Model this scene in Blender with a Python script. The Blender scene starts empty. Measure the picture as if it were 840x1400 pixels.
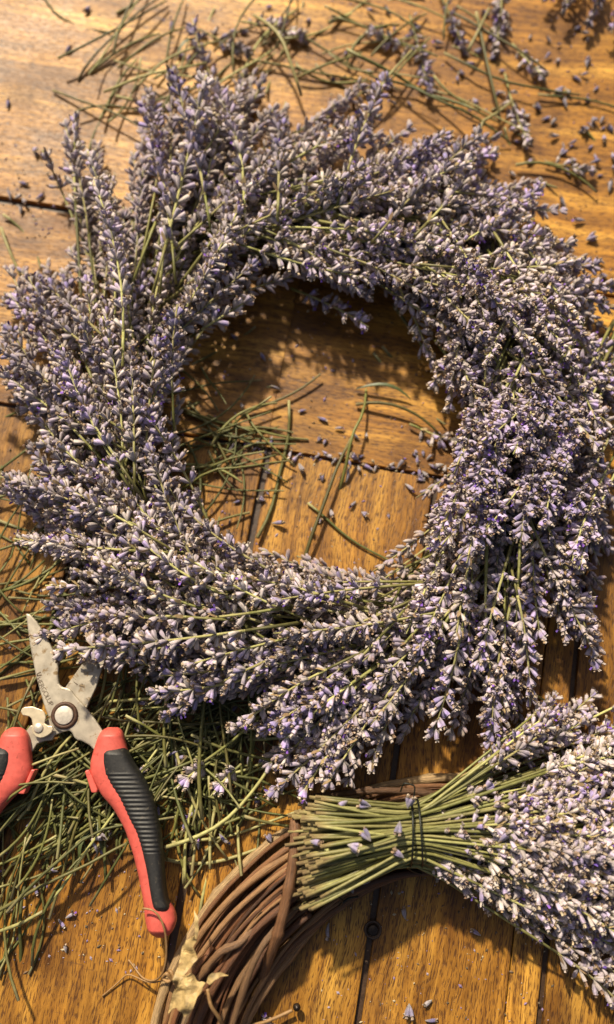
import bpy, bmesh, math, random
import numpy as np
from mathutils import Vector, Matrix, Quaternion, noise as mnoise

random.seed(7)
RNG = np.random.default_rng(11)
sc = bpy.context.scene
col = sc.collection
R = math.radians

# ------------------------------------------------------------------ camera
F_PX, DIST, TILT = 1200.0, 0.50, R(14)
cd = bpy.data.cameras.new("camera")
cam = bpy.data.objects.new("camera", cd)
col.objects.link(cam)
cam.location = (0, -DIST * math.sin(TILT), DIST * math.cos(TILT))
cam.rotation_euler = (TILT, 0, 0)
cd.sensor_width = 36.0
cd.lens = F_PX / 1400 * 36.0
cd.clip_start = 0.01
cd.clip_end = 50.0
cd.dof.use_dof = True
cd.dof.focus_distance = 0.447
cd.dof.aperture_fstop = 3.8
sc.camera = cam

# ------------------------------------------------------------------ light
SUN_EL = R(45)
sun_dir = Vector((-0.36, 0.93, 0)).normalized() * math.cos(SUN_EL) + Vector((0, 0, math.sin(SUN_EL)))
world = bpy.data.worlds.new("World")
sc.world = world
world.use_nodes = True
wn = world.node_tree
wn.nodes.clear()
wo = wn.nodes.new("ShaderNodeOutputWorld")
wb = wn.nodes.new("ShaderNodeBackground")
sky = wn.nodes.new("ShaderNodeTexSky")
sky.sky_type = 'NISHITA'
sky.sun_disc = False
sky.sun_elevation = SUN_EL
sky.sun_rotation = math.atan2(sun_dir.x, sun_dir.y)
sky.dust_density = 6.0
sky.ozone_density = 0.3
wb.inputs["Strength"].default_value = 0.062
wn.links.new(sky.outputs[0], wb.inputs[0])
wn.links.new(wb.outputs[0], wo.inputs[0])
sl = bpy.data.lights.new("sun", 'SUN')
sl.energy = 5.0
sl.angle = R(2.5)
sl.color = (1.0, 0.88, 0.68)
so = bpy.data.objects.new("sun", sl)
col.objects.link(so)
so.rotation_euler = (-sun_dir).to_track_quat('-Z', 'Y').to_euler()
so.location = sun_dir * 3
sc.view_settings.view_transform = 'Standard'
sc.view_settings.look = 'None'
sc.view_settings.exposure = 0.40
sc.view_settings.gamma = 1.0
sc.view_settings.use_curve_mapping = False

# ------------------------------------------------------------------ helpers
CAMP = np.array(cam.location)
RIGHT = np.array((1.0, 0, 0))
UP = np.array((0, math.cos(TILT), math.sin(TILT)))
FWD = np.array((0, math.sin(TILT), -math.cos(TILT)))


def W(px, py, z=0.0):
    """where the ray of a photograph pixel (840 x 1400) meets the level z"""
    d = FWD * F_PX + RIGHT * (px - 420) + UP * (700 - py)
    t = (z - CAMP[2]) / d[2]
    return CAMP + d * t


def V3(px, py, z=0.0):
    return Vector(W(px, py, z))


def tag(o, label=None, cat=None, group=None, kind=None):
    if label:
        o["label"] = label
    if cat:
        o["category"] = cat
    if group:
        o["group"] = group
    if kind:
        o["kind"] = kind
    return o


def empty(name, loc=(0, 0, 0)):
    o = bpy.data.objects.new(name, None)
    o.empty_display_size = 0.01
    o.location = loc
    col.objects.link(o)
    return o


def link(name, me, parent=None):
    o = bpy.data.objects.new(name, me)
    col.objects.link(o)
    if parent is not None:
        o.parent = parent
    return o


class MB:
    """collects vertices, faces and per-vertex colours for one mesh"""

    def __init__(self):
        self.v, self.f, self.c, self.n = [], [], [], 0

    def add(self, verts, faces, color):
        verts = np.asarray(verts, float)
        k = len(verts)
        self.v.append(verts)
        off = self.n
        self.f.extend([tuple(i + off for i in fc) for fc in faces])
        color = np.asarray(color, float)
        if color.ndim == 1:
            color = np.tile(color, (k, 1))
        self.c.append(color)
        self.n += k

    def mesh(self, name, mats, smooth=True):
        me = bpy.data.meshes.new(name)
        v = np.concatenate(self.v)
        me.from_pydata(v.tolist(), [], self.f)
        c = np.concatenate(self.c)
        a = me.attributes.new("Col", 'FLOAT_COLOR', 'POINT')
        a.data.foreach_set("color", np.concatenate([c, np.ones((len(c), 1))], 1).ravel())
        for m in (mats if isinstance(mats, (list, tuple)) else [mats]):
            me.materials.append(m)
        if smooth:
            me.polygons.foreach_set("use_smooth", [True] * len(me.polygons))
        me.update()
        return me


def frames(pts):
    pts = np.asarray(pts, float)
    t = np.gradient(pts, axis=0)
    t /= np.linalg.norm(t, axis=1)[:, None] + 1e-12
    a = np.array((0, 0, 1.0)) if abs(t[0][2]) < 0.9 else np.array((1.0, 0, 0))
    n = np.cross(t[0], a)
    n /= np.linalg.norm(n)
    N = [n]
    for i in range(1, len(pts)):
        n = N[-1] - t[i] * np.dot(N[-1], t[i])
        n /= np.linalg.norm(n) + 1e-12
        N.append(n)
    N = np.array(N)
    return t, N, np.cross(t, N)


def tube(pts, rad, n=6, wob=0.0):
    pts = np.asarray(pts, float)
    m = len(pts)
    rad = np.broadcast_to(np.asarray(rad, float), (m,))
    t, N, B = frames(pts)
    ang = np.arange(n) / n * 2 * math.pi
    v = []
    for i in range(m):
        rr = rad[i] * (1 + (wob * RNG.standard_normal(n) if wob else 0))
        v.append(pts[i] + (np.cos(ang) * rr)[:, None] * N[i] + (np.sin(ang) * rr)[:, None] * B[i])
    v = np.concatenate(v + [pts[:1], pts[-1:]])
    f = []
    for i in range(m - 1):
        for j in range(n):
            k = (j + 1) % n
            f.append((i * n + j, i * n + k, (i + 1) * n + k, (i + 1) * n + j))
    for j in range(n):
        k = (j + 1) % n
        f.append((m * n, k, j))
        f.append((m * n + 1, (m - 1) * n + j, (m - 1) * n + k))
    return v, f


def bez(p0, p1, p2, n):
    t = np.linspace(0, 1, n)[:, None]
    return (1 - t) ** 2 * np.asarray(p0) + 2 * t * (1 - t) * np.asarray(p1) + t * t * np.asarray(p2)


# ------------------------------------------------------------------ materials
def new_mat(name):
    m = bpy.data.materials.new(name)
    m.use_nodes = True
    nt = m.node_tree
    return m, nt, nt.nodes["Principled BSDF"]


def N_(nt, typ, **kw):
    n = nt.nodes.new(typ)
    for k, v in kw.items():
        setattr(n, k, v)
    return n


def ramp(nt, stops, fac):
    r = N_(nt, "ShaderNodeValToRGB")
    e = r.color_ramp.elements
    while len(e) < len(stops):
        e.new(0.5)
    for el, (p, c) in zip(e, stops):
        el.position = p
        el.color = c if len(c) == 4 else (*c, 1)
    nt.links.new(fac, r.inputs[0])
    return r.outputs[0]


def mixc(nt, a, b, fac, mode='MIX'):
    n = N_(nt, "ShaderNodeMix", data_type='RGBA', blend_type=mode)
    for sock, val in ((n.inputs[0], fac), (n.inputs[6], a), (n.inputs[7], b)):
        if hasattr(val, "is_linked"):
            nt.links.new(val, sock)
        elif isinstance(val, (int, float)):
            sock.default_value = val
        else:
            sock.default_value = (*val, 1)
    return n.outputs[2]


def math_(nt, op, a, b=None):
    n = N_(nt, "ShaderNodeMath", operation=op)
    for s, v in ((n.inputs[0], a), (n.inputs[1], b)):
        if v is None:
            continue
        if hasattr(v, "is_linked"):
            nt.links.new(v, s)
        else:
            s.default_value = v
    return n.outputs[0]


def noise_tex(nt, vec, scale, detail=2.0, rough=0.5, dist=0.0):
    n = N_(nt, "ShaderNodeTexNoise")
    n.inputs["Scale"].default_value = scale
    n.inputs["Detail"].default_value = detail
    n.inputs["Roughness"].default_value = rough
    n.inputs["Distortion"].default_value = dist
    nt.links.new(vec, n.inputs["Vector"])
    return n.outputs[0]


def mapping(nt, vec, scale):
    m = N_(nt, "ShaderNodeMapping")
    m.inputs["Scale"].default_value = scale
    nt.links.new(vec, m.inputs["Vector"])
    return m.outputs[0]


def mat_wood():
    m, nt, b = new_mat("oak_wood")
    tc = N_(nt, "ShaderNodeTexCoord")
    oi = N_(nt, "ShaderNodeObjectInfo")
    cmb = N_(nt, "ShaderNodeCombineXYZ")
    nt.links.new(math_(nt, 'MULTIPLY', oi.outputs["Random"], 7.3), cmb.inputs[0])
    nt.links.new(math_(nt, 'MULTIPLY', oi.outputs["Random"], 13.1), cmb.inputs[1])
    va = N_(nt, "ShaderNodeVectorMath", operation='ADD')
    nt.links.new(tc.outputs["Object"], va.inputs[0])
    nt.links.new(cmb.outputs[0], va.inputs[1])
    p0 = va.outputs[0]
    # gentle waviness of the grain
    wav = N_(nt, "ShaderNodeTexNoise")
    wav.inputs["Scale"].default_value = 9.0
    wav.inputs["Detail"].default_value = 2.0
    nt.links.new(p0, wav.inputs["Vector"])
    vs = N_(nt, "ShaderNodeVectorMath", operation='MULTIPLY_ADD')
    nt.links.new(wav.outputs["Color"], vs.inputs[0])
    vs.inputs[1].default_value = (0.0, 0.022, 0.0)
    nt.links.new(p0, vs.inputs[2])
    p = vs.outputs[0]
    broad = noise_tex(nt, mapping(nt, p, (5, 60, 60)), 1.0, 3, 0.55)
    rings = noise_tex(nt, mapping(nt, p, (11, 330, 330)), 1.0, 4, 0.6)
    fine = noise_tex(nt, mapping(nt, p, (60, 1900, 1900)), 1.0, 2, 0.5)
    pores = noise_tex(nt, mapping(nt, p, (210, 1500, 1500)), 1.0, 1.0, 0.4)
    pores2 = noise_tex(nt, mapping(nt, p, (330, 2500, 2500)), 1.0, 1.0, 0.4)
    patch = noise_tex(nt, p0, 14.0, 3, 0.6)
    c = ramp(nt, [(0.28, (0.165, 0.068, 0.009)), (0.50, (0.345, 0.165, 0.023)), (0.70, (0.56, 0.310, 0.055))], broad)
    c = mixc(nt, c, ramp(nt, [(0.35, (0.50, 0.42, 0.33)), (0.62, (1.1, 1.08, 1.02))], rings), 0.62, 'MULTIPLY')
    c = mixc(nt, c, ramp(nt, [(0.35, (0.72, 0.66, 0.58)), (0.65, (1.12, 1.1, 1.06))], fine), 0.6, 'MULTIPLY')
    # pores gather in the darker early wood
    dens = math_(nt, 'MULTIPLY', math_(nt, 'SUBTRACT', 0.55, rings), 0.35)
    pm = ramp(nt, [(0.56, (0, 0, 0)), (0.63, (1, 1, 1))], math_(nt, 'ADD', pores, dens))
    pm2 = ramp(nt, [(0.60, (0, 0, 0)), (0.68, (1, 1, 1))], math_(nt, 'ADD', pores2, dens))
    c = mixc(nt, c, (0.065, 0.024, 0.007), math_(nt, 'MULTIPLY', pm, 0.80))
    c = mixc(nt, c, (0.085, 0.033, 0.010), math_(nt, 'MULTIPLY', pm2, 0.5))
    # wear and old stains
    c = mixc(nt, c, (0.11, 0.045, 0.012), ramp(nt, [(0.56, (0, 0, 0)), (0.80, (0.75, 0.75, 0.75))], patch))
    mott = noise_tex(nt, mapping(nt, p0, (16, 34, 30)), 1.0, 4, 0.65, 0.8)
    c = mixc(nt, c, ramp(nt, [(0.32, (0.42, 0.34, 0.24)), (0.50, (1, 1, 1)), (0.68, (1.28, 1.25, 1.15))], mott), 0.85, 'MULTIPLY')
    # scratches across the boards
    scr = noise_tex(nt, mapping(nt, p0, (420, 28, 30)), 1.0, 2, 0.5, 1.5)
    c = mixc(nt, c, (0.12, 0.055, 0.016), ramp(nt, [(0.69, (0, 0, 0)), (0.74, (0.6, 0.6, 0.6))], scr))
    tone = N_(nt, "ShaderNodeHueSaturation")
    nt.links.new(c, tone.inputs["Color"])
    nt.links.new(math_(nt, 'MULTIPLY_ADD', oi.outputs["Random"], 0.34), tone.inputs["Value"])
    tone.inputs["Value"].links[0].from_node.inputs[2].default_value = 0.84
    nt.links.new(tone.outputs[0], b.inputs["Base Color"])
    rgh = math_(nt, 'ADD', math_(nt, 'MULTIPLY', patch, 0.22), math_(nt, 'MULTIPLY', fine, 0.25))
    nt.links.new(math_(nt, 'ADD', rgh, 0.25), b.inputs["Roughness"])
    b.inputs["Specular IOR Level"].default_value = 0.36
    bp = N_(nt, "ShaderNodeBump")
    bp.inputs["Strength"].default_value = 0.35
    bp.inputs["Distance"].default_value = 0.0006
    h = math_(nt, 'SUBTRACT', math_(nt, 'ADD', math_(nt, 'MULTIPLY', rings, 0.8), math_(nt, 'MULTIPLY', fine, 0.5)), math_(nt, 'MULTIPLY', pm, 0.5))
    nt.links.new(h, bp.inputs["Height"])
    nt.links.new(bp.outputs[0], b.inputs["Normal"])
    return m


def mat_col(name, rough=0.6, sheen=0.0, var=0.25, hue=0.02, trans=0.0, bump=0.0, bscale=900, spec=0.4):
    """material that takes its own colour from the mesh, varied a little per object"""
    m, nt, b = new_mat(name)
    a = N_(nt, "ShaderNodeAttribute", attribute_name="Col")
    oi = N_(nt, "ShaderNodeObjectInfo")
    hs = N_(nt, "ShaderNodeHueSaturation")
    nt.links.new(a.outputs["Color"], hs.inputs["Color"])
    nt.links.new(math_(nt, 'MULTIPLY_ADD', oi.outputs["Random"], var), hs.inputs["Value"])
    hs.inputs["Value"].links[0].from_node.inputs[2].default_value = 1 - var / 2
    nt.links.new(math_(nt, 'MULTIPLY_ADD', oi.outputs["Random"], hue), hs.inputs["Hue"])
    hs.inputs["Hue"].links[0].from_node.inputs[2].default_value = 0.5 - hue / 2
    tc = N_(nt, "ShaderNodeTexCoord")
    nz = noise_tex(nt, tc.outputs["Object"], bscale, 3, 0.6)
    c = mixc(nt, hs.outputs[0], ramp(nt, [(0.3, (0.66, 0.64, 0.62)), (0.7, (1.2, 1.2, 1.2))], nz), 0.8, 'MULTIPLY')
    nt.links.new(c, b.inputs["Base Color"])
    b.inputs["Roughness"].default_value = rough
    b.inputs["Specular IOR Level"].default_value = spec
    if sheen:
        b.inputs["Sheen Weight"].default_value = sheen
        b.inputs["Sheen Roughness"].default_value = 0.4
        b.inputs["Sheen Tint"].default_value = (1, 0.95, 0.93, 1)
    if bump:
        bp = N_(nt, "ShaderNodeBump")
        bp.inputs["Strength"].default_value = bump
        bp.inputs["Distance"].default_value = 0.0004
        nt.links.new(nz, bp.inputs["Height"])
        nt.links.new(bp.outputs[0], b.inputs["Normal"])
    return m


def mat_flat(name, color, rough=0.5, metal=0.0, nscale=300, amt=0.3, spec=0.5, bump=0.0, spots=None, spot_scale=400, spot_pos=(0.62, 0.7)):
    m, nt, b = new_mat(name)
    tc = N_(nt, "ShaderNodeTexCoord")
    nz = noise_tex(nt, tc.outputs["Object"], nscale, 4, 0.6)
    lo = 1 - amt
    c = mixc(nt, color, ramp(nt, [(0.3, (lo, lo, lo)), (0.7, (1 + amt * .4,) * 3)], nz), 1.0, 'MULTIPLY')
    if spots:
        sp = noise_tex(nt, tc.outputs["Object"], spot_scale, 3, 0.65, 0.6)
        c = mixc(nt, c, spots, ramp(nt, [(spot_pos[0], (0, 0, 0)), (spot_pos[1], (0.9, 0.9, 0.9))], sp))
    nt.links.new(c, b.inputs["Base Color"])
    nt.links.new(math_(nt, 'ADD', math_(nt, 'MULTIPLY', nz, 0.25), rough - 0.12), b.inputs["Roughness"])
    b.inputs["Metallic"].default_value = metal
    b.inputs["Specular IOR Level"].default_value = spec
    if bump:
        bp = N_(nt, "ShaderNodeBump")
        bp.inputs["Strength"].default_value = bump
        bp.inputs["Distance"].default_value = 0.0003
        nt.links.new(nz, bp.inputs["Height"])
        nt.links.new(bp.outputs[0], b.inputs["Normal"])
    return m


def mat_vine():
    m, nt, b = new_mat("vine_bark")
    a = N_(nt, "ShaderNodeAttribute", attribute_name="Col")
    uv = N_(nt, "ShaderNodeUVMap")
    oi = N_(nt, "ShaderNodeObjectInfo")
    st = noise_tex(nt, mapping(nt, uv.outputs[0], (70, 15, 1)), 1.0, 4, 0.65, 0.3)
    st2 = noise_tex(nt, mapping(nt, uv.outputs[0], (420, 26, 1)), 1.0, 3, 0.6)
    c = mixc(nt, a.outputs["Color"], ramp(nt, [(0.32, (0.38, 0.34, 0.32)), (0.5, (0.9, 0.9, 0.9)), (0.72, (1.75, 1.7, 1.6))], st), 0.9, 'MULTIPLY')
    c = mixc(nt, c, ramp(nt, [(0.35, (0.7, 0.68, 0.66)), (0.65, (1.2, 1.2, 1.2))], st2), 0.8, 'MULTIPLY')
    hs = N_(nt, "ShaderNodeHueSaturation")
    nt.links.new(c, hs.inputs["Color"])
    nt.links.new(math_(nt, 'MULTIPLY_ADD', oi.outputs["Random"], 0.5), hs.inputs["Value"])
    hs.inputs["Value"].links[0].from_node.inputs[2].default_value = 0.75
    nt.links.new(hs.outputs[0], b.inputs["Base Color"])
    b.inputs["Roughness"].default_value = 0.55
    bp = N_(nt, "ShaderNodeBump")
    bp.inputs["Strength"].default_value = 0.6
    bp.inputs["Distance"].default_value = 0.0008
    nt.links.new(math_(nt, 'ADD', st, st2), bp.inputs["Height"])
    nt.links.new(bp.outputs[0], b.inputs["Normal"])
    return m


M_WOOD = mat_wood()
M_GAP = mat_flat("seam_filler", (0.055, 0.028, 0.012), 0.5, 0, 500, 0.5, bump=0.5)
M_FLOWER = mat_col("lavender_flower", 0.75, sheen=0.45, var=0.5, hue=0.03, bscale=700, spec=0.2)
M_STEM = mat_col("lavender_stem", 0.5, var=0.45, hue=0.03, bscale=350, bump=0.25)
M_VINE = mat_vine()
M_STEEL = mat_flat("blade_steel", (0.43, 0.375, 0.29), 0.45, 0.35, 160, 0.3, spots=(0.20, 0.125, 0.05), spot_scale=190, spot_pos=(0.57, 0.66), bump=0.1)
M_LATCH = mat_flat("latch_brass", (0.56, 0.47, 0.32), 0.4, 0.35, 300, 0.15)
M_BOLT = mat_flat("bolt_steel", (0.58, 0.52, 0.43), 0.42, 0.4, 600, 0.2)
M_RUST = mat_flat("rusty_ring", (0.075, 0.035, 0.018), 0.6, 0.2, 700, 0.5, bump=0.4)
M_RED = mat_flat("red_plastic", (0.58, 0.098, 0.072), 0.5, 0, 260, 0.22, bump=0.12, spots=(0.30, 0.05, 0.032), spot_scale=330, spot_pos=(0.60, 0.72))
M_BLACK = mat_flat("black_rubber", (0.014, 0.013, 0.012), 0.55, 0, 800, 0.4, bump=0.3, spots=(0.06, 0.05, 0.035), spot_scale=420, spot_pos=(0.60, 0.70))
M_ETCH = mat_flat("etched_ink", (0.10, 0.065, 0.035), 0.6, 0, 3000, 0.6)
M_WIRE = mat_flat("florist_wire", (0.014, 0.016, 0.010), 0.45, 0.2, 800, 0.3)
M_LEAF = mat_flat("dry_leaf", (0.47, 0.33, 0.135), 0.6, 0, 260, 0.6, bump=0.5, spots=(0.22, 0.11, 0.04), spot_scale=130, spot_pos=(0.60, 0.72))
M_TENDRIL = mat_flat("dry_tendril", (0.30, 0.17, 0.065), 0.55, 0, 400, 0.35)
M_NAIL = mat_flat("old_iron", (0.035, 0.022, 0.014), 0.4, 0.5, 900, 0.5, bump=0.4)

# ------------------------------------------------------------------ table
table = empty("plank_table", (0, 0, -0.03))
tag(table, "honey brown oak table of wide planks under the wreath and clippings", "table")

s_l, s_r = W(0, 552), W(615, 655)                 # seam between lengthwise and crosswise boards
e_u = (s_r - s_l) / np.linalg.norm(s_r - s_l)
e_v = np.array((-e_u[1], e_u[0], 0))
ORG = s_l


def UVof(px, py):
    d = W(px, py) - ORG
    return float(d @ e_u), float(d @ e_v)


def plank(u0, u1, v0, v1, along_u, skew0=0.0, skew1=0.0, dz=0.0, bevel=0.0007):
    """one board; its own x axis runs along the grain; skew lifts the far end of an edge"""
    cu, cv = (u0 + u1) / 2, (v0 + v1) / 2
    bm = bmesh.new()
    T = 0.026
    nx, L = 14, ((u1 - u0) if along_u else (v1 - v0))
    Wd = (v1 - v0) if along_u else (u1 - u0)
    bot, top = [], []
    rows = []
    for i in range(nx + 1):
        x = -L / 2 + L * i / nx
        f = i / nx
        ya = -Wd / 2 + skew0 * f + 0.0005 * mnoise.noise((x * 30, u0 * 50, 3))
        yb = Wd / 2 + skew1 * f + 0.0005 * mnoise.noise((x * 30, u1 * 50, 8))
        rows.append([bm.verts.new((x, ya, -T)), bm.verts.new((x, ya, 0)), bm.verts.new((x, yb, 0)), bm.verts.new((x, yb, -T))])
    for i in range(nx):
        a, c = rows[i], rows[i + 1]
        for j in range(4):
            k = (j + 1) % 4
            bm.faces.new((a[j], c[j], c[k], a[k]))
    bm.faces.new(rows[0])
    bm.faces.new(rows[-1][::-1])
    bmesh.ops.recalc_face_normals(bm, faces=bm.faces)
    me = bpy.data.meshes.new("plank")
    bm.to_mesh(me)
    bm.free()
    me.materials.append(M_WOOD)
    o = link("plank", me, table)
    base = ORG + e_u * cu + e_v * cv
    ang = math.atan2(e_u[1], e_u[0]) + (0 if along_u else math.pi / 2)
    o.matrix_parent_inverse = Matrix()
    o.location = Vector(base) + Vector((0, 0, 0.03 + dz))
    o.rotation_euler = (0, 0, ang)
    bv = o.modifiers.new("bevel", 'BEVEL')
    bv.width = bevel
    bv.segments = 3
    bv.limit_method = 'ANGLE'
    bv.angle_limit = R(40)
    for p_ in me.polygons:
        p_.use_smooth = False
    return o


G = 0.0024
v_s1 = UVof(0, 272)[1]
u_min, u_max = -0.32, 0.62
u_joint = UVof(392, 470)[0]
# crosswise board inside the ring, butt-jointed
plank(u_min, u_joint - 0.00006, G / 2, v_s1 - 0.0035, True, 0, 0.0012, 0, 0.00025)
plank(u_joint + 0.00006, u_max, G / 2, v_s1 - 0.0023, True, 0, 0.0012, -0.0001, 0.00025)
plank(u_min, u_max, v_s1 + 0.0030, v_s1 + 0.29, True, -0.0035)
plank(u_min, u_max, v_s1 + 0.292, v_s1 + 0.36, True)
# lengthwise boards in front
us = [UVof(-290, 1400)[0], UVof(-60, 1400)[0], UVof(214, 1400)[0], UVof(489, 1400)[0], UVof(690, 1400)[0], UVof(738, 1400)[0], UVof(985, 1400)[0], UVof(1190, 1400)[0]]
gaps = [G, G, 0.0042, 0.0032, 0.0006, 0.0030, G, G]
for i in range(len(us) - 1):
    plank(us[i] + gaps[i] / 2, us[i + 1] - gaps[i + 1] / 2, -0.56, -G / 2, False, 0, 0, (-0.0003, 0, 0.0002, 0, -0.0002, 0.0001, 0)[i])

bm = bmesh.new()                                   # batten sheet that closes the seams from below
for (du, dv) in ((u_min, -0.55), (u_max, -0.55), (u_max, v_s1 + 0.35), (u_min, v_s1 + 0.35)):
    p = ORG + e_u * du + e_v * dv
    bm.verts.new((p[0], p[1], 0.027))
bm.faces.new(bm.verts)
ext = bmesh.ops.extrude_face_region(bm, geom=bm.faces[:])
for g in ext["geom"]:
    if isinstance(g, bmesh.types.BMVert):
        g.co.z -= 0.022
bmesh.ops.recalc_face_normals(bm, faces=bm.faces)
me = bpy.data.meshes.new("seam_batten")
bm.to_mesh(me)
bm.free()
me.materials.append(M_GAP)
link("seam_batten", me, table)


def lathe(profile, n=20):
    """profile of (r, z) pairs -> verts, faces around z"""
    v, f = [], []
    m = len(profile)
    for r, z in profile:
        for j in range(n):
            a = j / n * 2 * math.pi
            v.append((r * math.cos(a), r * math.sin(a), z))
    for i in range(m - 1):
        for j in range(n):
            k = (j + 1) % n
            f.append((i * n + j, i * n + k, (i + 1) * n + k, (i + 1) * n + j))
    if profile[0][0] > 0:
        f.append(tuple(range(n))[::-1])
    if profile[-1][0] > 0:
        f.append(tuple((m - 1) * n + j for j in range(n)))
    return v, f


def simple_mesh(name, v, f, mat, smooth=True):
    me = bpy.data.meshes.new(name)
    me.from_pydata([tuple(x) for x in v], [], f)
    me.materials.append(mat)
    if smooth:
        me.polygons.foreach_set("use_smooth", [True] * len(me.polygons))
    me.update()
    return me


# old screw sunk into the front board: a raised ring of wood filler and the head in it
v, f = lathe([(0.0046, 0.0), (0.0045, 0.0007), (0.0038, 0.0009), (0.0034, 0.0003), (0.0033, 0.0002)], 24)
o = link("screw_hole_ring", simple_mesh("screw_hole_ring", v, f, M_GAP), table)
p = V3(510, 1271)
o.location = (p.x, p.y, 0.0302)
v, f = lathe([(0.0030, 0.0), (0.0029, 0.0006), (0.0020, 0.0011), (0.0, 0.0012)], 20)
o = link("screw_head", simple_mesh("screw_head", v, f, M_NAIL), table)
o.location = (p.x, p.y, 0.0302)

# ------------------------------------------------------------------ lavender
GREEN = np.array((0.150, 0.145, 0.040))
PALE = np.array((0.42, 0.39, 0.155))


def calyx(mb, pos, d, L, r, lod, tint, tipc, rng, bloom=False):
    """one tubular calyx with what is left of its flower in the mouth"""
    d = d / np.linalg.norm(d)
    a = np.array((0, 0, 1.0)) if abs(d[2]) < 0.9 else np.array((1.0, 0, 0))
    x = np.cross(d, a)
    x /= np.linalg.norm(x)
    y = np.cross(d, x)
    n = 8 if lod else 5
    prof = [(0.0, 0.26), (0.22, 0.60), (0.58, 1.0), (0.84, 1.06), (0.93, 0.96), (1.0, 1.12)] if lod else [(0.0, 0.35), (0.45, 1.05), (0.97, 0.85)]
    base_c = np.array((0.27, 0.245, 0.205))
    v, c = [], []
    ph = rng.random() * 6
    bend = x * (rng.standard_normal() * 0.10) + y * (rng.standard_normal() * 0.10)
    for t, w in prof:
        ce = pos + d * (t * L) + bend * (t * t * L)
        for j in range(n):
            an = ph + j / n * 2 * math.pi
            v.append(ce + (x * math.cos(an) + y * math.sin(an)) * (r * w))
            cc = base_c * (1 - min(1, t * 1.6)) + tint * min(1, t * 1.6)
            if lod and 0.1 < t < 0.95:
                cc = cc * (1.18 if j % 2 else 0.80)      # ribs
            if t > 0.95:
                cc = cc * 0.35 + tipc * 0.65
            c.append(cc)
    f = []
    m = len(prof)
    for i in range(m - 1):
        for j in range(n):
            k = (j + 1) % n
            f.append((i * n + j, i * n + k, (i + 1) * n + k, (i + 1) * n + j))
    # withered corolla: a small knob with two or three lobes
    e = pos + d * L + bend * L
    if lod:
        kl = L * rng.uniform(0.16, 0.42)
        off = (x * rng.standard_normal() + y * rng.standard_normal()) * 0.22 * r
        for j in range(4):                       # shrivelled lobes that curl out of the mouth
            an = ph + (j + rng.uniform(-.25, .25)) * math.pi / 2
            s_ = x * math.cos(an) + y * math.sin(an)
            q_ = np.cross(d, s_)
            o0 = len(v)
            fl = rng.uniform(0.25, 1.25)
            v += [e + s_ * r * .30 - q_ * r * .55, e + s_ * r * .30 + q_ * r * .55, e + d * kl + off + s_ * r * fl + q_ * r * .40, e + d * kl + off + s_ * r * fl - q_ * r * .40]
            tc_ = tipc * rng.uniform(.7, 1.15)
            c += [tc_ * .55, tc_ * .55, tc_ * 1.1, tc_ * 1.1]
            f.append((o0, o0 + 1, o0 + 2, o0 + 3))
        f.append(tuple((m - 2) * n + j for j in range(n)))
        if bloom:                                # an open purple flower: three flared lobes
            bc = np.array((0.15, 0.075, 0.36))
            for j in range(3):
                an = ph + j * 2.1
                s = x * math.cos(an) + y * math.sin(an)
                q = np.cross(d, s)
                o0 = len(v)
                v += [e + d * kl * .3 - q * r * .5, e + d * kl * .3 + q * r * .5, e + d * (kl + .0006) + s * r * 1.7 + q * r * .55, e + d * (kl + .0006) + s * r * 1.7 - q * r * .55]
                c += [bc * .8, bc * .8, bc * 1.25, bc * 1.25]
                f.append((o0, o0 + 1, o0 + 2, o0 + 3))
    else:
        o0 = len(v)
        v.append(e + d * L * rng.uniform(0.12, 0.25))
        c.append(tipc)
        for j in range(n):
            f.append(((m - 1) * n + j, (m - 1) * n + (j + 1) % n, o0))
    mb.add(v, f, np.array(c))


TIPS = [np.array(t) for t in ((0.52, 0.41, 0.29), (0.46, 0.34, 0.23), (0.54, 0.46, 0.40), (0.36, 0.24, 0.15))]


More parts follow.
